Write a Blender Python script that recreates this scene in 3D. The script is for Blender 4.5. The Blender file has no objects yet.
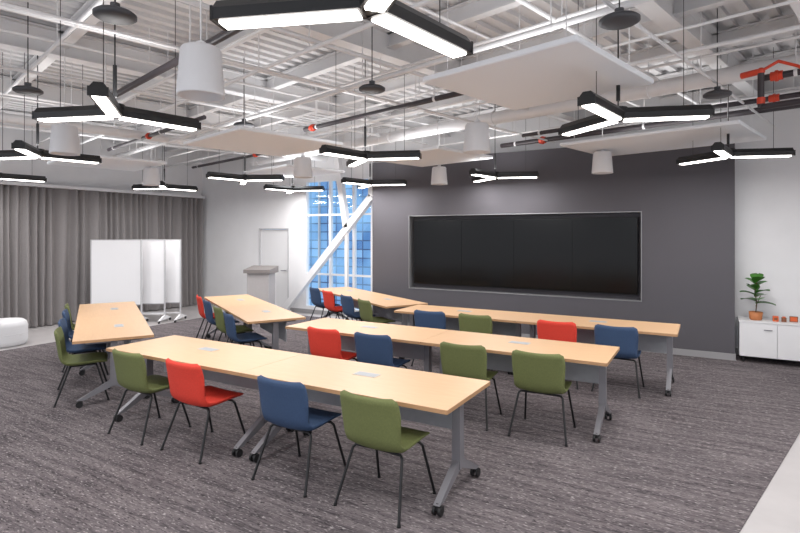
import bpy, math, random
from mathutils import Vector, Matrix
random.seed(4)
scn = bpy.context.scene
scn.view_settings.view_transform = 'Standard'

# ------------------------------------------------------------ materials
def s2l(c):
    return tuple(((v/255)/12.92 if v/255 <= .04045 else ((v/255+.055)/1.055)**2.4) for v in c)
def mat(name, rgb, rough=.5, metal=0, noise=0, nscale=20, bump=0, bscale=200, emit=0, spec=.5, stretch=(1,1,1)):
    m = bpy.data.materials.new(name); m.use_nodes = True
    nt = m.node_tree; b = nt.nodes['Principled BSDF']
    c = s2l(rgb)
    b.inputs['Base Color'].default_value = (*c,1)
    b.inputs['Roughness'].default_value = rough
    b.inputs['Metallic'].default_value = metal
    b.inputs['Specular IOR Level'].default_value = spec
    tc = nt.nodes.new('ShaderNodeTexCoord'); mp = nt.nodes.new('ShaderNodeMapping')
    mp.inputs['Scale'].default_value = stretch
    nt.links.new(tc.outputs['Object'], mp.inputs['Vector'])
    if noise:
        n = nt.nodes.new('ShaderNodeTexNoise'); n.inputs['Scale'].default_value = nscale
        n.inputs['Detail'].default_value = 5
        nt.links.new(mp.outputs[0], n.inputs['Vector'])
        r = nt.nodes.new('ShaderNodeValToRGB')
        r.color_ramp.elements[0].position = .3; r.color_ramp.elements[1].position = .7
        r.color_ramp.elements[0].color = (*[v*(1-noise) for v in c],1)
        r.color_ramp.elements[1].color = (*[min(1,v*(1+noise)) for v in c],1)
        nt.links.new(n.outputs['Fac'], r.inputs['Fac'])
        nt.links.new(r.outputs['Color'], b.inputs['Base Color'])
    if bump:
        n2 = nt.nodes.new('ShaderNodeTexNoise'); n2.inputs['Scale'].default_value = bscale
        nt.links.new(mp.outputs[0], n2.inputs['Vector'])
        bp = nt.nodes.new('ShaderNodeBump'); bp.inputs['Strength'].default_value = bump
        bp.inputs['Distance'].default_value = .01
        nt.links.new(n2.outputs['Fac'], bp.inputs['Height'])
        nt.links.new(bp.outputs[0], b.inputs['Normal'])
    if emit:
        b.inputs['Emission Color'].default_value = (*c,1)
        b.inputs['Emission Strength'].default_value = emit
    return m

M = {}
M['white'] = mat('white_paint', (228,228,230), .6, noise=.02, nscale=3)
M['ceil'] = mat('ceiling_paint', (214,213,214), .7, noise=.03, nscale=4)
M['steel'] = mat('painted_steel', (220,219,220), .55, noise=.02, nscale=5)
M['cloud'] = mat('acoustic_white', (240,243,247), .8, bump=.1, bscale=300)
M['black'] = mat('black_metal', (22,22,24), .4)
M['pipe_black'] = mat('black_pipe', (56,50,54), .45)
M['orange'] = mat('orange_fitting', (208,66,38), .45)
M['led'] = mat('led_diffuser', (255,250,244), .5, emit=8)
M['felt'] = mat('dark_felt', (94,92,97), .95, noise=.14, nscale=90, bump=.5, bscale=350, spec=.1)
M['trimgrey'] = mat('aluminium_trim', (150,150,153), .4, metal=.4)
M['frame'] = mat('door_frame_paint', (190,190,193), .5)
M['base'] = mat('baseboard_grey', (150,149,151), .5)
M['screen'] = mat('display_glass', (6,6,7), .16, spec=.25)
M['bezel'] = mat('display_bezel', (3,3,4), .4, spec=.3)
M['curtain'] = mat('curtain_fabric', (132,128,128), .9, noise=.06, nscale=60, bump=.2, bscale=300, spec=.1)
M['wood'] = mat('maple_laminate', (208,171,134), .42, noise=.05, nscale=6, stretch=(1,12,12))
M['woodedge'] = mat('maple_edge', (172,134,98), .5)
M['silver'] = mat('silver_metal', (134,133,138), .4, metal=.4)
M['panel'] = mat('modesty_panel', (164,167,173), .6, noise=.03)
M['port'] = mat('power_module', (186,178,168), .5)
M['caster'] = mat('caster_rubber', (24,24,26), .5)
M['red'] = mat('red_fabric', (214,60,44), .75, noise=.06, nscale=80, bump=.25, bscale=400)
M['blue'] = mat('blue_fabric', (50,72,104), .75, noise=.08, nscale=80, bump=.25, bscale=400)
M['green'] = mat('green_fabric', (102,109,64), .75, noise=.08, nscale=80, bump=.25, bscale=400)
M['board'] = mat('whiteboard_surface', (238,238,240), .25)
M['podium'] = mat('podium_laminate', (176,172,172), .5, noise=.03)
M['podtop'] = mat('podium_top', (126,120,118), .4)
M['ottoman'] = mat('ottoman_fabric', (214,214,216), .8, bump=.2)
M['pot'] = mat('wood_pot', (176,110,66), .6, noise=.1)
M['leaf'] = mat('leaf_green', (66,118,46), .4, noise=.2, nscale=12)
M['stem'] = mat('stem_brown', (90,70,44), .7)
M['soil'] = mat('soil', (50,36,28), .9)
M['brown'] = mat('brown_box', (120,72,44), .5)
M['amber'] = mat('amber_box', (206,92,44), .4)
M['disc'] = mat('disc_grey', (66,66,70), .5)
M['door'] = mat('door_paint', (220,220,222), .45)
M['conc'] = mat('polished_concrete', (176,172,172), .35, noise=.07, nscale=2.5)

def carpet():
    m = bpy.data.materials.new('carpet_weave'); m.use_nodes = True
    nt = m.node_tree; N = nt.nodes.new; L = nt.links.new
    b = nt.nodes['Principled BSDF']; b.inputs['Roughness'].default_value = .95
    b.inputs['Specular IOR Level'].default_value = .1
    tc = N('ShaderNodeTexCoord')
    def noise(scale, st, lo, hi, detail=3):
        mp = N('ShaderNodeMapping'); mp.inputs['Scale'].default_value = st
        L(tc.outputs['Object'], mp.inputs['Vector'])
        n = N('ShaderNodeTexNoise'); n.inputs['Scale'].default_value = scale
        n.inputs['Detail'].default_value = detail
        L(mp.outputs[0], n.inputs['Vector'])
        r = N('ShaderNodeMapRange'); r.inputs['From Min'].default_value = lo; r.inputs['From Max'].default_value = hi
        L(n.outputs['Fac'], r.inputs['Value']); return r.outputs[0]
    streak = noise(9, (1,7,1), .35, .68)
    speck = noise(26, (1,3,1), .58, .72, 2)
    bands = noise(2.6, (.5,7,1), .38, .62)
    big = noise(.9, (1,1,1), .3, .7)
    def mix(f, a, c):
        x = N('ShaderNodeMix'); x.data_type = 'RGBA'
        if isinstance(f, float): x.inputs[0].default_value = f
        else: L(f, x.inputs[0])
        for i, v in ((6,a),(7,c)):
            if isinstance(v, tuple): x.inputs[i].default_value = (*v,1)
            else: L(v, x.inputs[i])
        return x.outputs[2]
    c1 = mix(streak, s2l((58,54,57)), s2l((102,95,98)))
    c2 = mix(bands, c1, mix(.6, c1, s2l((124,116,118))))
    sp = N('ShaderNodeMath'); sp.operation = 'MULTIPLY'; L(speck, sp.inputs[0]); sp.inputs[1].default_value = .7
    c3 = mix(sp.outputs[0], c2, s2l((176,170,170)))
    dk = noise(22, (1,4,1), .56, .70, 2)
    c4 = mix(dk, c3, s2l((42,38,42)))
    c5 = mix(big, c4, mix(.12, c4, s2l((140,132,134))))
    L(c5, b.inputs['Base Color'])
    bp = N('ShaderNodeBump'); bp.inputs['Strength'].default_value = .4; bp.inputs['Distance'].default_value = .01
    L(streak, bp.inputs['Height']); L(bp.outputs[0], b.inputs['Normal'])
    return m
M['carpet'] = carpet()

def facade():
    m = bpy.data.materials.new('blue_facade'); m.use_nodes = True
    nt = m.node_tree; N = nt.nodes.new; L = nt.links.new
    b = nt.nodes['Principled BSDF']; b.inputs['Roughness'].default_value = .3
    tc = N('ShaderNodeTexCoord'); sx = N('ShaderNodeSeparateXYZ'); cx = N('ShaderNodeCombineXYZ')
    L(tc.outputs['Object'], sx.inputs[0]); L(sx.outputs[0], cx.inputs[0]); L(sx.outputs[2], cx.inputs[1])
    br = N('ShaderNodeTexBrick'); br.offset = 0; br.inputs['Scale'].default_value = 1
    br.inputs['Brick Width'].default_value = .5; br.inputs['Row Height'].default_value = .4
    br.inputs['Mortar Size'].default_value = .03
    br.inputs['Color1'].default_value = (*s2l((62,108,158)),1); br.inputs['Color2'].default_value = (*s2l((128,168,202)),1)
    br.inputs['Mortar'].default_value = (*s2l((46,70,108)),1)
    L(cx.outputs[0], br.inputs['Vector'])
    ns = N('ShaderNodeTexNoise'); ns.inputs['Scale'].default_value = .5; L(cx.outputs[0], ns.inputs['Vector'])
    r = N('ShaderNodeMapRange'); r.inputs['From Min'].default_value=.4; r.inputs['From Max'].default_value=.65; L(ns.outputs['Fac'], r.inputs['Value'])
    x = N('ShaderNodeMix'); x.data_type='RGBA'; L(r.outputs[0], x.inputs[0]); L(br.outputs['Color'], x.inputs[6]); x.inputs[7].default_value=(*s2l((150,194,224)),1)
    y = N('ShaderNodeMix'); y.data_type='RGBA'; y.inputs[0].default_value=.55; L(br.outputs['Color'], y.inputs[6]); L(x.outputs[2], y.inputs[7])
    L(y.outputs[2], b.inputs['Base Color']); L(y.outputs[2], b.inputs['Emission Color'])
    b.inputs['Emission Strength'].default_value = .4  # glow put into the whole facade to brighten it, not a lamp
    return m
M['facade'] = facade()
def glass():
    m = bpy.data.materials.new('window_glass'); m.use_nodes = True
    nt = m.node_tree; N = nt.nodes.new; L = nt.links.new
    for n in list(nt.nodes):
        if n.type == 'BSDF_PRINCIPLED': nt.nodes.remove(n)
    t = N('ShaderNodeBsdfTransparent'); g = N('ShaderNodeBsdfGlossy'); g.inputs['Roughness'].default_value = .02
    t.inputs['Color'].default_value = (.88,.95,1,1)
    x = N('ShaderNodeMixShader'); x.inputs[0].default_value = .05
    L(t.outputs[0], x.inputs[1]); L(g.outputs[0], x.inputs[2]); L(x.outputs[0], nt.nodes['Material Output'].inputs['Surface'])
    return m
M['glass'] = glass()

# ------------------------------------------------------------ mesh builder
class MB:
    def __init__(s): s.v=[]; s.f=[]; s.m=[]; s.sm=[]; s.mats=[]
    def mi(s, k):
        if k not in s.mats: s.mats.append(k)
        return s.mats.index(k)
    def add(s, vs, fs, k, smooth=False):
        o=len(s.v); s.v += [tuple(v) for v in vs]; i=s.mi(k)
        for f in fs: s.f.append([o+a for a in f]); s.m.append(i); s.sm.append(smooth)
    def hexa(s, b, t, k):
        s.add(list(b)+list(t), [(3,2,1,0),(4,5,6,7),(0,1,5,4),(1,2,6,5),(2,3,7,6),(3,0,4,7)], k)
    def box(s, x0,x1,y0,y1,z0,z1,k):
        s.hexa([(x0,y0,z0),(x1,y0,z0),(x1,y1,z0),(x0,y1,z0)],[(x0,y0,z1),(x1,y0,z1),(x1,y1,z1),(x0,y1,z1)],k)
    def rbox(s, x0,x1,y0,y1,z0,z1,k,r=.02,n=4,e=0):
        def ring(z, ins):
            o=[]; rr=max(r-ins,.001)
            for cx,cy,a0 in ((x1-r,y1-r,0),(x0+r,y1-r,90),(x0+r,y0+r,180),(x1-r,y0+r,270)):
                for i in range(n+1):
                    a=math.radians(a0+90*i/n); o.append((cx+rr*math.cos(a),cy+rr*math.sin(a),z))
            return o
        rings=[ring(z0,e)]
        if e: rings+= [ring(z0+e,0)]
        if e: rings+= [ring(z1-e,0)]
        rings+=[ring(z1,e)]
        N_=len(rings[0]); vs=sum(rings,[]); fs=[]
        for j in range(len(rings)-1):
            for i in range(N_):
                fs.append((j*N_+i,j*N_+(i+1)%N_,(j+1)*N_+(i+1)%N_,(j+1)*N_+i))
        fs.append(tuple(range(N_-1,-1,-1))); fs.append(tuple(range((len(rings)-1)*N_,len(rings)*N_)))
        s.add(vs,fs,k)
    def cyl(s, p0,p1,r0,k,r1=None,n=12,cap=True):
        r1 = r0 if r1 is None else r1
        p0=Vector(p0);p1=Vector(p1);d=(p1-p0).normalized()
        a=d.orthogonal().normalized(); b=d.cross(a)
        vs=[];
        for p,r in ((p0,r0),(p1,r1)):
            for i in range(n):
                t=2*math.pi*i/n; vs.append(p+a*math.cos(t)*r+b*math.sin(t)*r)
        s.add(vs,[(i,(i+1)%n,n+(i+1)%n,n+i) for i in range(n)],k,True)
        if cap:
            s.add(vs[:n],[tuple(range(n-1,-1,-1))],k); s.add(vs[n:],[tuple(range(n))],k)
    def tube(s, pts, r, k, n=8):
        for a,b in zip(pts[:-1],pts[1:]): s.cyl(a,b,r,k,n=n)
        for p in pts[1:-1]: s.ball(p,r,k,6,4)
    def ball(s,c,r,k,n=12,m=8,sz=1):
        vs=[];fs=[]
        for j in range(m+1):
            ph=math.pi*j/m
            for i in range(n):
                t=2*math.pi*i/n; vs.append((c[0]+r*math.sin(ph)*math.cos(t),c[1]+r*math.sin(ph)*math.sin(t),c[2]+r*sz*math.cos(ph)))
        for j in range(m):
            for i in range(n): fs.append((j*n+i,(j+1)*n+i,(j+1)*n+(i+1)%n,j*n+(i+1)%n))
        s.add(vs,fs,k,True)
    def lathe(s, prof, c, k, n=28):
        vs=[];fs=[]
        for r,z in prof:
            for i in range(n):
                t=2*math.pi*i/n; vs.append((c[0]+r*math.cos(t),c[1]+r*math.sin(t),c[2]+z))
        for j in range(len(prof)-1):
            for i in range(n): fs.append((j*n+i,j*n+(i+1)%n,(j+1)*n+(i+1)%n,(j+1)*n+i))
        s.add(vs,fs,k,True)
    def beam(s,p0,p1,w,z0,z1,k):
        d=(Vector(p1[:2])-Vector(p0[:2])).normalized(); q=Vector((-d.y,d.x))*w/2
        c=[(p0[0]-q.x,p0[1]-q.y),(p1[0]-q.x,p1[1]-q.y),(p1[0]+q.x,p1[1]+q.y),(p0[0]+q.x,p0[1]+q.y)]
        s.hexa([(x,y,z0) for x,y in c],[(x,y,z1) for x,y in c],k)
    def bar(s,p0,p1,w,h,k):
        p0=Vector(p0);p1=Vector(p1);d=(p1-p0).normalized()
        a=d.cross(Vector((0,0,1)))
        a = a.normalized() if a.length>1e-4 else Vector((1,0,0))
        b=a.cross(d).normalized(); a=a*w/2; b=b*h/2
        f=lambda p:[p-a-b,p+a-b,p+a+b,p-a+b]
        s.hexa(f(p0),f(p1),k)
    def mesh(s,name):
        me=bpy.data.meshes.new(name); me.from_pydata(s.v,[],s.f)
        for k in s.mats: me.materials.append(M[k])
        me.polygons.foreach_set('material_index',s.m); me.polygons.foreach_set('use_smooth',s.sm)
        me.update()
        import bmesh
        bm=bmesh.new(); bm.from_mesh(me); bmesh.ops.recalc_face_normals(bm,faces=bm.faces); bm.to_mesh(me); bm.free()
        return me
    def obj(s,name,loc=(0,0,0),rot=0): return place(s.mesh(name),name,loc,rot)
def place(me,name,loc=(0,0,0),rot=0):
    o=bpy.data.objects.new(name,me); scn.collection.objects.link(o)
    o.location=loc; o.rotation_euler=(0,0,rot); return o
def area(parent,name,loc,rot,sx,sy,watts,col=(1,.985,.975)):
    ld=bpy.data.lights.new(name,'AREA'); ld.shape='RECTANGLE'; ld.size=sx; ld.size_y=sy; ld.energy=watts; ld.color=col
    l=bpy.data.objects.new(name,ld); scn.collection.objects.link(l); l.parent=parent; l.location=loc; l.rotation_euler=rot
    return l

# ------------------------------------------------------------ room constants
XL,XR,YF,YB,ZC = -12.0,3.2,-3.0,9.9,4.25
YW = 9.4

b=MB(); b.box(XL-.15,XR+.15,YF,YB+.15,-.1,0,'conc'); b.obj('floor')
b=MB()
xr=lambda y: .187+(y-4.0)*.2576
def cp(pts): b.hexa([(x,y,0.0005) for x,y in pts],[(x,y,.006) for x,y in pts],'carpet')
cp([(-9.9,YF+.02),(xr(YF),YF+.02),(xr(9.37),9.37),(-9.9,9.37)])
cp([(-9.9,9.37),(-6.12,9.37),(-6.12,9.55),(-9.9,9.55)])
cp([(.395,9.37),(xr(9.37),9.37),(xr(9.87),9.87),(.395,9.87)])
b.obj('carpet')

b=MB(); b.box(XL-.15,XL,YF,YB+.15,0,ZC,'white'); b.obj('wall_left')
b=MB(); b.box(XR,XR+.15,YF,YB+.15,0,ZC,'white'); b.obj('wall_right')
WX0,WX1,WZ0,WZ1=-8.38,-6.0,.12,3.2
DX0,DX1,DZ=-9.86,-8.86,2.05
b=MB()
b.box(XL,DX0,YB,YB+.15,0,ZC,'white'); b.box(DX0,DX1,YB,YB+.15,DZ,ZC,'white')
b.box(DX1,WX0,YB,YB+.15,0,ZC,'white'); b.box(WX0,WX1,YB,YB+.15,0,WZ0,'white')
b.box(WX0,WX1,YB,YB+.15,WZ1,ZC,'white'); b.box(WX1,XR,YB,YB+.15,0,ZC,'white')
b.obj('wall_back')
b=MB(); b.box(DX0+.04,DX1-.04,YB+.03,YB+.08,.01,DZ-.04,'door')
b.cyl((DX1-.12,YB+.03,1.0),(DX1-.12,YB-.03,1.0),.012,'silver'); b.cyl((DX1-.12,YB-.03,1.0),(DX1-.24,YB-.03,1.0),.01,'silver')
b.obj('door_1')
b=MB(); b.box(DX0-.0,DX0+.035,YB-.015,YB+.1,0,DZ,'frame'); b.box(DX1-.035,DX1,YB-.015,YB+.1,0,DZ,'frame'); b.box(DX0+.035,DX1-.035,YB-.015,YB+.1,DZ-.035,DZ,'frame'); b.obj('trim_1')
b=MB()
f=.06
b.box(WX0,WX0+f,YB,YB+.12,WZ0,WZ1,'white'); b.box(WX1-f,WX1,YB,YB+.12,WZ0,WZ1,'white')
b.box(WX0+f,WX1-f,YB,YB+.12,WZ0,WZ0+f,'white'); b.box(WX0+f,WX1-f,YB,YB+.12,WZ1-f,WZ1,'white')
for x in (-7.62,-6.95,-6.45): b.box(x-.025,x+.025,YB+.01,YB+.11,WZ0+f,WZ1-f,'white')
for z in (.95,2.35): b.box(WX0+f,WX1-f,YB+.02,YB+.1,z-.022,z+.022,'white')
b.box(WX0+f,WX1-f,YB+.06,YB+.066,WZ0+f,WZ1-f,'glass')
b.obj('window_1')
b=MB(); b.bar((-8.85,9.7,.05),(-6.3,9.7,2.72),.13,.15,'white'); b.bar((-6.3,9.7,2.72),(-6.3,9.7,4.24),.13,.13,'white')
b.bar((-6.98,9.7,.0),(-6.98,9.7,1.92),.07,.07,'white'); b.bar((-6.98,9.7,2.05),(-7.35,9.7,4.24),.13,.13,'white')
b.box(-9.0,-8.7,9.6,9.8,0,.06,'white')
b.obj('steel_cross_brace')
b=MB(); b.box(-34,2,20,20.3,-4,16,'facade')
for i in range(18): b.box(-34+i*2,-33.92+i*2,19.9,20,-4,16,'frame')
b.obj('neighboring_building')
b=MB(); b.box(XL+.35,DX0-.01,YB-.012,YB,0,.1,'base'); b.box(DX1+.01,-6.15,YB-.012,YB,0,.1,'base'); b.box(.4,XR-.01,YB-.012,YB,0,.1,'base'); b.obj('baseboard_back')
MX0,MX1,MZ=-6.1,.375,3.4
RX0,RX1,RZ0,RZ1=-5.22,-.9,.80,2.27
b=MB()
b.box(MX0,RX0,YW,YB-.015,0,MZ,'felt'); b.box(RX1,MX1,YW,YB-.015,0,MZ,'felt')
b.box(RX0,RX1,YW,YB-.015,0,RZ0,'felt'); b.box(RX0,RX1,YW,YB-.015,RZ1,MZ,'felt')
b.box(RX0,RX1,YW+.2,YB-.015,RZ0,RZ1,'felt')
b.obj('wall_media')
b=MB()
for a in ((RX0,RX1,RZ0,RZ0+.012),(RX0,RX1,RZ1-.012,RZ1)): b.box(a[0],a[1],YW-.008,YW+.19,a[2],a[3],'trimgrey')
for a in ((RX0,RX0+.012),(RX1-.012,RX1)): b.box(a[0],a[1],YW-.008,YW+.19,RZ0+.012,RZ1-.012,'trimgrey')
b.obj('trim_2')
b=MB(); b.box(MX0,MX1,YW-.014,YW,0,.1,'base'); b.box(MX1,MX1+.012,YW-.014,YB-.03,0,.1,'base'); b.obj('baseboard_media')
b=MB(); sx0,sx1,sz0,sz1=-5.13,-.97,.90,2.18
b.box(sx0,sx1,YW+.06,YW+.2,sz0,sz1,'bezel'); n=4; w=(sx1-sx0)/n
for i in range(n):
    b.box(sx0+i*w+.003,sx0+(i+1)*w-.003,YW+.052,YW+.06,sz0+.012,sz1-.012,'screen')
b.obj('video_wall_display')

# curtain
b=MB(); vs=[];fs=[];n=620; y0,y1=.6,9.72; zz=[.02,.5,1.2,2.0,2.6,2.86]
ph=[0]
for i in range(n): ph.append(ph[-1]+ (2*math.pi/ (n/50))*(1+.35*math.sin(i*.13)+.25*math.sin(i*.041+1)))
for i in range(n+1):
    y=y0+(y1-y0)*i/n
    for j,z in enumerate(zz):
        a=.065*(1-.25*j/5)
        x=-11.8+a*math.sin(ph[i]+.25*math.sin(z*1.3+i*.02))+.02*math.sin(ph[i]*.37+z)
        vs.append((x,y,z))
m=len(zz)
for i in range(n):
    for j in range(m-1): fs.append((i*m+j,(i+1)*m+j,(i+1)*m+j+1,i*m+j+1))
b.add(vs,fs,'curtain',True)
b.box(-11.88,-11.72,y0-.05,y1+.05,2.86,2.92,'white')
for y in (2,5,8.5): b.beam((-11.8,y),(-11.8,y+.02),.02,2.92,4.25,'white')
b.obj('curtain')

# ------------------------------------------------------------ ceiling
th=math.radians(-14.5)
ex=Vector((math.cos(th),math.sin(th))); ey=Vector((-math.sin(th),math.cos(th)))
def clip(p,d,x0=XL+.02,x1=XR-.02,y0=YF+.02,y1=YB-.02):
    t0,t1=-1e9,1e9
    for a,dd,lo,hi in ((p.x,d.x,x0,x1),(p.y,d.y,y0,y1)):
        u,v=(lo-a)/dd,(hi-a)/dd
        if u>v:u,v=v,u
        t0=max(t0,u);t1=min(t1,v)
    return (None if t1-t0<.3 else (p+d*t0,p+d*t1))
b=MB(); b.box(XL-.15,XR+.15,YF,YB+.15,ZC,ZC+.1,'ceil')
u=-14.5
while u<5:
    s=clip(ex*u,ey)
    if s:b.beam(s[0],s[1],.09,ZC-.05,ZC,'ceil')
    u+=.2
b.obj('ceiling')
b=MB()
for k in range(-6,3):
    u=k*2.6+.9
    s=clip(ex*u,ey)
    if s:
        b.beam(s[0],s[1],.16,3.88,3.895,'steel'); b.beam(s[0],s[1],.012,3.895,4.16,'steel'); b.beam(s[0],s[1],.16,4.16,4.18,'steel')
v=-6.2
while v<11:
    s=clip(ey*v,ex)
    if s:
        b.beam(s[0],s[1],.10,4.0,4.012,'steel'); b.beam(s[0],s[1],.012,4.012,4.16,'steel'); b.beam(s[0],s[1],.10,4.16,4.178,'steel')
    v+=1.3
b.obj('ceiling_framing')
b=MB(); e0=ex*-.75; P0=clip(e0,ey,y1=8.6); 
b.hexa([(P0[0].x,P0[0].y,3.74),(XR-.01,P0[0].y,3.74),(XR-.01,P0[1].y,3.74),(P0[1].x,P0[1].y,3.74)],[(P0[0].x,P0[0].y,4.24),(XR-.01,P0[0].y,4.24),(XR-.01,P0[1].y,4.24),(P0[1].x,P0[1].y,4.24)],'white')
b.obj('ceiling_soffit')
SV=MB()
def pipe(along,off,z,r,k,a0=None,a1=None,rings=(),hang=True):
    d,o=(ex,ey) if along=='x' else (ey,ex)
    s=clip(o*off,d,y1=YW-.15)
    if not s: return
    t0=(s[0]-o*off).dot(d); t1=(s[1]-o*off).dot(d)
    if a0 is not None:t0=max(t0,a0)
    if a1 is not None:t1=min(t1,a1)
    b=SV; P=lambda t:(*(o*off+d*t),z)
    b.cyl(P(t0),P(t1),r,k,n=12)
    for t in rings: b.cyl(P(t-.05),P(t+.05),r*1.4,'orange',n=14); b.cyl(P(t-.012),P(t+.012),r*1.7,'orange',n=14)
    t=t0+.3
    while t<t1:
        p=P(t); b.cyl((p[0],p[1],z),(p[0],p[1],ZC-.01),.006,'steel',n=6,cap=False); b.cyl(P(t-.015),P(t+.015),r*1.15,'steel',n=12); t+=2.2
pipe('x',1.95,3.42,.032,'pipe_black',-6.9,-2.9,(-3.1,-6.6))
pipe('x',4.53,3.42,.030,'pipe_black',-6.4,-3.0,(-3.3,-6.2))
pipe('x',7.35,3.46,.030,'pipe_black',-4.5,3,(-1.2,))
pipe('x',8.15,3.50,.04,'pipe_black',-9,3,(-4.6,))
pipe('x',6.25,3.44,.032,'pipe_black',-1.15,3,(-1.0,-.75))
pipe('x',3.3,3.5,.03,'pipe_black',-11,-7,(-9,-7.4))
pipe('x',5.6,3.5,.028,'pipe_black',-12.5,-9,(-9.6,))
pipe('x',6.6,3.62,.09,'steel')
pipe('y',-9.3,3.55,.07,'steel')
for off,z,r in ((.6,3.55,.022),(1.3,3.7,.018),(2.45,3.68,.014),(2.9,3.6,.02),(3.75,3.5,.025),(4.1,3.7,.016),(5.0,3.68,.014),(5.4,3.6,.02),(6.0,3.7,.015),(7.0,3.7,.025),(7.8,3.6,.018),(8.6,3.65,.02)): pipe('x',off,z,r,'steel')
for off,z,r in ((-1.5,3.45,.014),(-2.2,3.7,.02),(-3.0,3.8,.014),(-3.9,3.64,.022),(-4.5,3.48,.014),(-5.2,3.7,.018),(-6.1,3.8,.016),(-6.9,3.66,.02),(-7.6,3.5,.014),(-8.4,3.7,.02),(-10.6,3.66,.02),(.9,3.68,.02),(1.6,3.5,.02)): pipe('y',off,z,r,'steel')
b=SV
b.cyl((.45,6.05,3.44),(.45,6.05,3.1),.028,'pipe_black'); b.ball((.45,6.05,3.44),.035,'orange'); b.cyl((.45,6.05,3.13),(.45,6.05,3.19),.034,'orange')
b.cyl((.45,6.05,3.44),(.3,6.14,3.44),.03,'orange'); b.cyl((.45,6.05,3.1),(1.2,5.8,3.1),.028,'pipe_black')
b.tube([(.45,6.05,3.44),(.58,6.0,3.50),(.72,5.95,3.42),(.86,5.9,3.3)],.014,'orange')
b.obj('ceiling_pipework')

def cloud(cx,cy,lx,ly,z=3.15,up=13):
    b=MB(); b.rbox(-lx/2,lx/2,-ly/2,ly/2,z,z+.045,'cloud',r=.02,e=.008)
    for sx in (-1,1):
        for sy in (-1,1): b.cyl((sx*(lx/2-.15),sy*(ly/2-.15),z+.04),(sx*(lx/2-.15),sy*(ly/2-.15),ZC-.01),.004,'steel',n=5)
    o=b.obj('acoustic_ceiling_panel',(cx,cy,0),th)
    area(o,'ceiling_fill',(0,0,z+.06),(math.pi,0,0),lx*.7,ly*.7,up)  # unseen fill lamp added above the panel to brighten the ceiling
cloud(-1.2,4.38,1.35,1.4,up=9)
cloud(-5.4,5.5,1.6,1.6); cloud(-.55,8.1,2.2,1.5); cloud(-4.0,7.9,1.6,1.4); cloud(-9.3,5.6,1.6,1.5); cloud(-7.3,8.3,1.6,1.4); cloud(-3.2,.3,1.5,1.5,up=30); cloud(1.9,2.8,1.4,1.4,up=20); cloud(-7.6,1.2,1.6,1.5,up=26)

# Y shaped LED pendants
ZF=2.86
def ymesh():
    b=MB(); L=.71
    for a in (80,200,320):
        d=Vector((math.cos(math.radians(a)),math.sin(math.radians(a)))); q=Vector((-d.y,d.x))
        def sec(t,w0,w1,z0,z1):
            p=d*t; return [(*(p-q*w0),z0),(*(p+q*w0),z0),(*(p+q*w1),z1),(*(p-q*w1),z1)]
        b.hexa(sec(.03,.062,.066,-.0,.05),sec(L,.062,.066,-.0,.05),'black')
        b.hexa(sec(.03,.066,.03,.05,.095),sec(L,.066,.03,.05,.095),'black')
        b.hexa(sec(.05,.040,.045,-.013,-.0005),sec(L-.02,.040,.045,-.013,-.0005),'led')
        b.hexa(sec(L,.066,.066,-.006,.06),sec(L+.012,.066,.066,-.006,.06),'black')
        p=d*(L*.72); b.cyl((p.x,p.y,.08),(p.x,p.y,ZC-ZF-.01),.003,'black',n=5)
    b.cyl((0,0,.005),(0,0,.1),.075,'black',n=18)
    b.cyl((0,0,.1),(0,0,ZC-ZF-.01),.006,'black',n=8)
    b.cyl((.0,0,.16),(0,0,.42),.016,'black',n=12)
    return b.mesh('pendant_light')
ym=ymesh()
def ylight(x,y,kind,up=9,dn=14):
    o=place(ym,'pendant_light',(x,y,ZF),0 if kind=='B' else math.radians(60))
    if up: area(o,'added_uplight',(0,0,.14),(math.pi,0,0),.45,.45,up)  # invented lamp over the housing, throws extra light onto the ceiling
    for a in (80,200,320):
        r=math.radians(a); area(o,'led_strip',(.375*math.cos(r),.375*math.sin(r),-.0145),(0,0,r),.62,.075,dn)
for x,y,k in ((-1.26,1.93,'B'),(-4.19,2.59,'B'),(-7.23,3.47,'B'),(-3.79,5.67,'A'),(-7.16,6.84,'A'),
              (-5.7,8.7,'A'),(-3.12,8.65,'A'),(-9.9,7.2,'B'),(-7.95,9.0,'A'),(-10.6,4.45,'B'),(-4.4,-.4,'A'),(-8.5,.4,'B'),(1.6,.5,'A'),(2.2,5.2,'B')):  # the last pendants hang out of view, added to help light the room
    ylight(x,y,k)
ylight(-.64,4.78,'A',0); ylight(.24,7.78,'A',0)
b=MB(); b.lathe([(0,.3),(.115,.3),(.128,.285),(.15,-.0),(.15,-.015),(.135,-.015),(.12,.03),(0,.03)],(0,0,0),'white'); b.cyl((0,0,.3),(0,0,1.43),.006,'steel',n=6); b.cyl((0,0,.3),(0,0,.34),.03,'white')
cm=b.mesh('cylinder_pendant_speaker')
for x,y in ((-2.86,2.35),(-2.19,5.49),(-1.33,8.3),(-5.57,6.55),(-4.2,8.7),(-6.25,3.28),(-8.9,6.2)): place(cm,'cylinder_pendant_speaker',(x,y,2.815))
b=MB(); b.lathe([(0,0),(.11,0),(.13,.012),(.13,.03),(.11,.045),(.06,.06),(0,.06)],(0,0,0),'disc'); b.cyl((0,0,.06),(0,0,.94),.005,'black',n=6); b.cyl((0,0,.05),(0,0,.1),.03,'disc')
dm=b.mesh('ceiling_speaker_disc')
for x,y in ((-3.33,2.06),(-.5,3.79),(-5.83,2.71),(-2.84,4.37),(.1,6.3),(-5.23,4.98)): place(dm,'ceiling_speaker_disc',(x,y,3.3))

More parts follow.
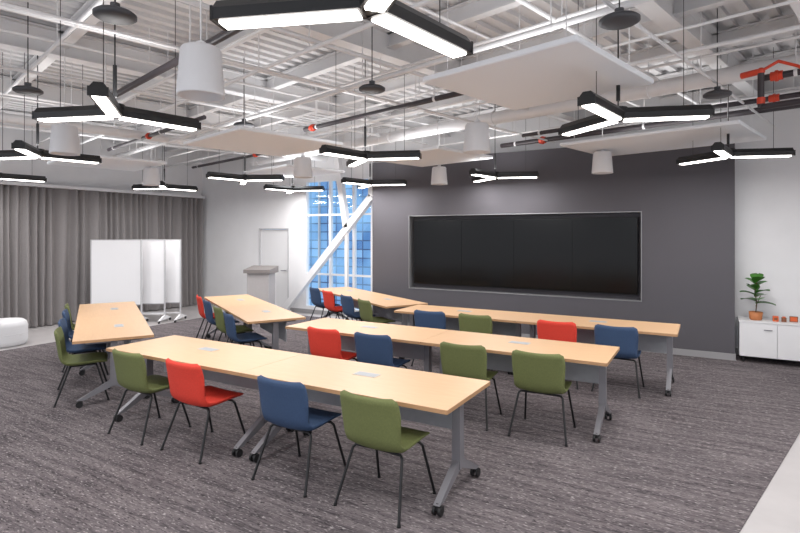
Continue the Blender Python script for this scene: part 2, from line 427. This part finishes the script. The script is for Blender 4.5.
# ------------------------------------------------------------ tables
def table_mesh(L):
    b=MB(); W=.80; h=L/2
    b.rbox(-h,h,-W/2,W/2,.712,.739,'woodedge',r=.006,n=3)
    b.rbox(-h+.001,h-.001,-W/2+.001,W/2-.001,.739,.742,'wood',r=.006,n=3)
    b.rbox(-.11,.11,.02,.13,.742,.745,'port',r=.01,n=2); b.box(-.095,.095,.035,.115,.745,.7462,'panel')
    b.box(-h+.14,h-.14,.16,.175,.40,.70,'panel'); b.box(-h+.14,h-.14,.15,.16,.68,.712,'silver')
    b.box(-h+.14,h-.14,-.03,.03,.665,.705,'silver')
    for s in (-1,1):
        x=s*(h-.1)
        b.box(x-.03,x+.03,-.28,.28,.685,.712,'silver')
        b.hexa([(x-.033,-.04,.20),(x+.033,-.04,.20),(x+.033,.04,.20),(x-.033,.04,.20)],[(x-.03,-.035,.69),(x+.03,-.035,.69),(x+.03,.035,.69),(x-.03,.035,.69)],'silver')
        for t in (-1,1):
            b.hexa([(x-.024,t*.36,.075),(x+.024,t*.36,.075),(x+.024,t*.29,.075),(x-.024,t*.29,.075)][::1 if t<0 else -1],
                   [(x-.026,t*.04,.26),(x+.026,t*.04,.26),(x+.026,0,.20),(x-.026,0,.20)][::1 if t<0 else -1],'silver')
            b.cyl((x,t*.335,.05),(x,t*.335,.085),.014,'caster')
            for q in (-.022,.022): b.cyl((x+q-.009,t*.335,.034),(x+q+.009,t*.335,.034),.034,'caster',n=16)
            b.box(x-.012,x+.012,t*.335-.02,t*.335+.02,.04,.066,'caster')
    return b.mesh('training_table')
tm=table_mesh(1.892); tm3=table_mesh(1.60); tm2=table_mesh(1.73)
def row(x0,x1,yc):
    c=(x0+x1)/2
    place(tm,'training_table',(c-.9468,yc+.02,.0062)); place(tm,'training_table',(c+.9468,yc+.02,.0062))
rows=[(-5.25,-1.46,3.53),(-4.55,-.76,5.39),(-4.07,-.28,7.24)]
for r in rows: row(*r)
U=Vector((-.866,.5)); V=Vector((.5,.866))
ang_tables=[(Vector((-5.67,3.5)),1.73,tm2),(Vector((-5.0,5.36)),1.60,tm3),(Vector((-4.2,7.52)),1.60,tm3)]
for p,l,me in ang_tables:
    for t in (l/2+.003,l*1.5+.006):
        c=p+U*t; place(me,'training_table',(c.x,c.y,.0062),math.radians(-30))

# ------------------------------------------------------------ chairs
def cr(P,t):
    n=len(P)-1; i=min(int(t),n-1); f=t-i
    p=[P[max(i-1,0)],P[i],P[i+1],P[min(i+2,n)]]
    return [0.5*((2*b_)+(-a+c)*f+(2*a-5*b_+4*c-d)*f*f+(-a+3*b_-3*c+d)*f**3) for a,b_,c,d in zip(*p)]
def chair_mesh(k):
    b=MB()
    P=[(.245,.425,.215,.020,.0),(.215,.452,.225,.030,.004),(.10,.455,.235,.035,.010),(-.05,.442,.238,.035,.016),(-.15,.444,.240,.032,.022),(-.208,.485,.232,.026,.03),(-.232,.57,.238,.022,.038),(-.25,.69,.245,.022,.04),(-.275,.805,.238,.018,.034)]
    NT=34; NS=14; samp=[cr(P,(len(P)-1)*i/NT) for i in range(NT+1)]
    sl=[0]
    for i in range(NT): sl.append(sl[-1]+math.hypot(samp[i+1][0]-samp[i][0],samp[i+1][1]-samp[i][1]))
    tot=sl[-1]; top=[];bot=[]
    for i,(y,z,w,tk,wg) in enumerate(samp):
        a=samp[max(i-1,0)];c=samp[min(i+1,NT)]
        ty,tz=c[0]-a[0],c[1]-a[1];l=math.hypot(ty,tz);ty/=l;tz/=l
        ny,nz=tz,-ty
        R=.04; sd=min(sl[i],tot-sl[i]); ins=R-math.sqrt(max(R*R-(R-sd)**2,0)) if sd<R else 0
        ww=w-ins
        for j in range(NS+1):
            s=-1+2*j/NS; s=math.copysign(abs(s)**.8,s) if s else 0
            off=wg*s*s; e=1-max(0,(abs(s)-.85)/.15)**2*.6
            et=min(1,sd/.03+.35)
            top.append((ww*s,y+ny*off,z+nz*off)); tt=tk*e*et
            bot.append((ww*s,y+ny*(off-tt),z+nz*(off-tt)))
    n1=NS+1; vs=top+bot; o=len(top); fs=[]
    for i in range(NT):
        for j in range(NS):
            q=(i*n1+j,i*n1+j+1,(i+1)*n1+j+1,(i+1)*n1+j); fs.append(q); fs.append(tuple(o+a for a in reversed(q)))
    for i in range(NT):
        for j in (0,NS): fs.append((i*n1+j,(i+1)*n1+j,o+(i+1)*n1+j,o+i*n1+j))
    for j in range(NS):
        for i in (0,NT): fs.append((i*n1+j,i*n1+j+1,o+i*n1+j+1,o+i*n1+j))
    b.add(vs,fs,k,True)
    for sx in (-1,1):
        b.tube([(0,.13,.406),(sx*.185,.135,.402),(sx*.205,.145,.385),(sx*.245,.255,.008)],.0105,'black')
        b.tube([(0,-.11,.398),(sx*.185,-.12,.398),(sx*.205,-.13,.38),(sx*.262,-.262,.008)],.0105,'black')
        b.cyl((sx*.245,.255,0),(sx*.2445,.2545,.012),.014,'black',n=10); b.cyl((sx*.262,-.262,0),(sx*.262,-.262,.012),.014,'black',n=10)
        b.cyl((sx*.12,.13,.403),(sx*.12,-.12,.398),.012,'black',n=8)
    return b.mesh('stacking_chair_'+k)
cmh={k:chair_mesh(k) for k in ('red','blue','green')}
def chair(x,y,rot,k): place(cmh[k],'stacking_chair',(x,y,.0065),rot+math.radians(random.uniform(-3,3)))
cxs=[(-4.64,-3.86,-2.76,-1.97),(-3.82,-3.15,-2.10,-1.35),(-3.40,-2.70,-1.62,-.92)]
cols=[('green','red','blue','green'),('red','blue','green','green'),('blue','green','red','blue')]
for (x0,x1,yc),xs,cs in zip(rows,cxs,cols):
    for x,k in zip(xs,cs): chair(x,yc-.30,0,k)
acols=[('green','blue','blue','green'),('blue','green','blue','red'),('green','blue','red','blue')]
for (p,l,me),cs in zip(ang_tables,acols):
    for t,k in zip((.5,1.22,2.1,2.8) if l<1.7 else (.5,1.25,2.2,2.95),cs):
        c=p+U*t-V*.3; chair(c.x,c.y,math.radians(-30),k)

# ------------------------------------------------------------ mobile whiteboards
def wb():
    b=MB(); w=.53
    b.rbox(-w,w,-.012,.012,.40,1.76,'board',r=.01,n=2)
    for x in (-w,w): b.box(x-.012,x+.012,-.018,.018,.1,1.775,'frame')
    b.box(-w,w,-.018,.018,1.76,1.775,'frame'); b.box(-w,w,-.018,.018,.385,.40,'trimgrey')
    b.box(-w,w,-.05,-.018,.385,.395,'trimgrey')
    b.box(-w,w,-.012,.012,.16,.19,'white')
    for x in (-w,w):
        b.hexa([(x-.02,-.3,.06),(x+.02,-.3,.06),(x+.02,.3,.06),(x-.02,.3,.06)],[(x-.02,-.05,.14),(x+.02,-.05,.14),(x+.02,.05,.14),(x-.02,.05,.14)],'white')
        for y in (-.27,.27):
            b.cyl((x-.012,y,.03),(x+.012,y,.03),.03,'caster'); b.cyl((x,y,.03),(x,y,.07),.01,'caster')
    return b.mesh('mobile_whiteboard')
wm=wb()
R_=Vector((.866,.5)); F_=Vector((-.5,.866))
for r_,f_ in ((-6.02,11.25),(-5.60,11.42),(-5.33,11.59)):
    p=R_*r_+F_*f_; place(wm,'mobile_whiteboard',(p.x,p.y,.0062),math.radians(30))

b=MB(); b.rbox(-.31,.31,-.22,.22,0,.05,'podium',r=.03); b.rbox(-.27,.27,-.18,.18,.05,1.0,'podium',r=.02)
b.hexa([(-.32,-.25,1.0),(.32,-.25,1.0),(.32,.25,1.0),(-.32,.25,1.0)],[(-.32,-.25,1.08),(.32,-.25,1.08),(.32,.25,1.15),(-.32,.25,1.15)],'podtop')
b.box(-.24,.24,-.186,-.18,.12,.9,'podium')
b.obj('podium',(-8.9,9.0,.0065),math.radians(20))

b=MB(); b.lathe([(0,.0),(.31,.0),(.345,.03),(.36,.09),(.36,.33),(.345,.39),(.30,.425),(.15,.435),(0,.437)],(0,0,0),'ottoman',n=40)
b.lathe([(.361,.2),(.366,.205),(.361,.21)],(0,0,0),'ottoman',n=40); b.obj('ottoman',(-10.42,4.45,0))

b=MB(); cx0,cx1,cy0,cy1=.43,1.8,9.3,9.74
b.box(cx0,cx1,cy0+.02,cy1,.1,.60,'door'); b.box(cx0-.01,cx1+.01,cy0,cy1+.01,.60,.625,'door')
n=3;w=(cx1-cx0)/n
for i in range(n):
    b.box(cx0+i*w+.004,cx0+(i+1)*w-.004,cy0+.002,cy0+.02,.105,.592,'door')
    b.box(cx0+(i+.5)*w+.07,cx0+(i+.5)*w+.17,cy0-.012,cy0+.002,.50,.512,'silver')
for x in (cx0+.05,cx1-.05):
    for y in (cy0+.06,cy1-.05): b.cyl((x,y,.006),(x,y,.1),.014,'black')
b.obj('credenza')
b=MB(); b.lathe([(0,0),(.07,0),(.08,.02),(.09,.12),(.085,.12),(.08,.1),(0,.1)],(0,0,0),'pot'); b.lathe([(0,.102),(.081,.102)],(0,0,0),'soil')
b.tube([(0,0,.1),(.012,0,.25),(-.01,.01,.42),(.01,0,.56)],.007,'stem')
b.tube([(0,0,.2),(.06,.02,.36)],.005,'stem')
def leaf(base,az,el,L,W):
    d=Vector((math.cos(az)*math.cos(el),math.sin(az)*math.cos(el),math.sin(el))); sd=Vector((-math.sin(az),math.cos(az),0)); up=sd.cross(d)*-1
    vs=[];fs=[];n=7
    for i in range(n+1):
        t=i/n; w=W*math.sin(math.pi*min(1,t*.93+.05))**.6*(.6+.6*t)
        for s in (-1,-.5,0,.5,1):
            p=Vector(base)+d*L*t+sd*w*s*.5+up*(abs(s)*.02)-Vector((0,0,1))*L*.35*t*t
            vs.append(p)
    for i in range(n):
        for j in range(4): fs.append((i*5+j,i*5+j+1,(i+1)*5+j+1,(i+1)*5+j))
    b.add(vs,fs,'leaf',True)
for i in range(12):
    t=i/11; z=.24+.33*t
    leaf((.0,.0,z),i*2.4,.3+.7*t,.26-.04*t,.19)
b.obj('potted_fiddle_leaf_plant',(.64,9.46,.625))
b=MB(); b.rbox(-.035,.035,-.035,.035,0,.075,'amber',r=.01); b.box(-.02,.02,-.0365,-.035,.02,.055,'brown'); b.obj('candle_box',(.88,9.45,.625))
b=MB(); b.rbox(-.03,.03,-.03,.03,0,.06,'brown',r=.01);b.cyl((0,0,.06),(0,0,.075),.02,'amber'); b.obj('candle_jar',(.98,9.45,.625))
b=MB(); b.box(-.05,.05,-.01,.01,0,.08,'brown'); b.box(-.04,.04,-.012,-.01,.01,.07,'amber'); b.obj('small_picture_frame',(1.1,9.5,.625))

w=bpy.data.worlds.new('World'); scn.world=w; w.use_nodes=True
w.node_tree.nodes['Background'].inputs[0].default_value=(.9,.93,1,1); w.node_tree.nodes['Background'].inputs[1].default_value=1.3
cd=bpy.data.cameras.new('camera'); cam=bpy.data.objects.new('camera',cd); scn.collection.objects.link(cam)
cam.location=(0,0,1.9); cam.rotation_euler=(math.radians(90),0,math.radians(30))
cd.sensor_width=36; cd.lens=23.85; cd.shift_y=-32.5/800; cd.clip_end=200
scn.camera=cam
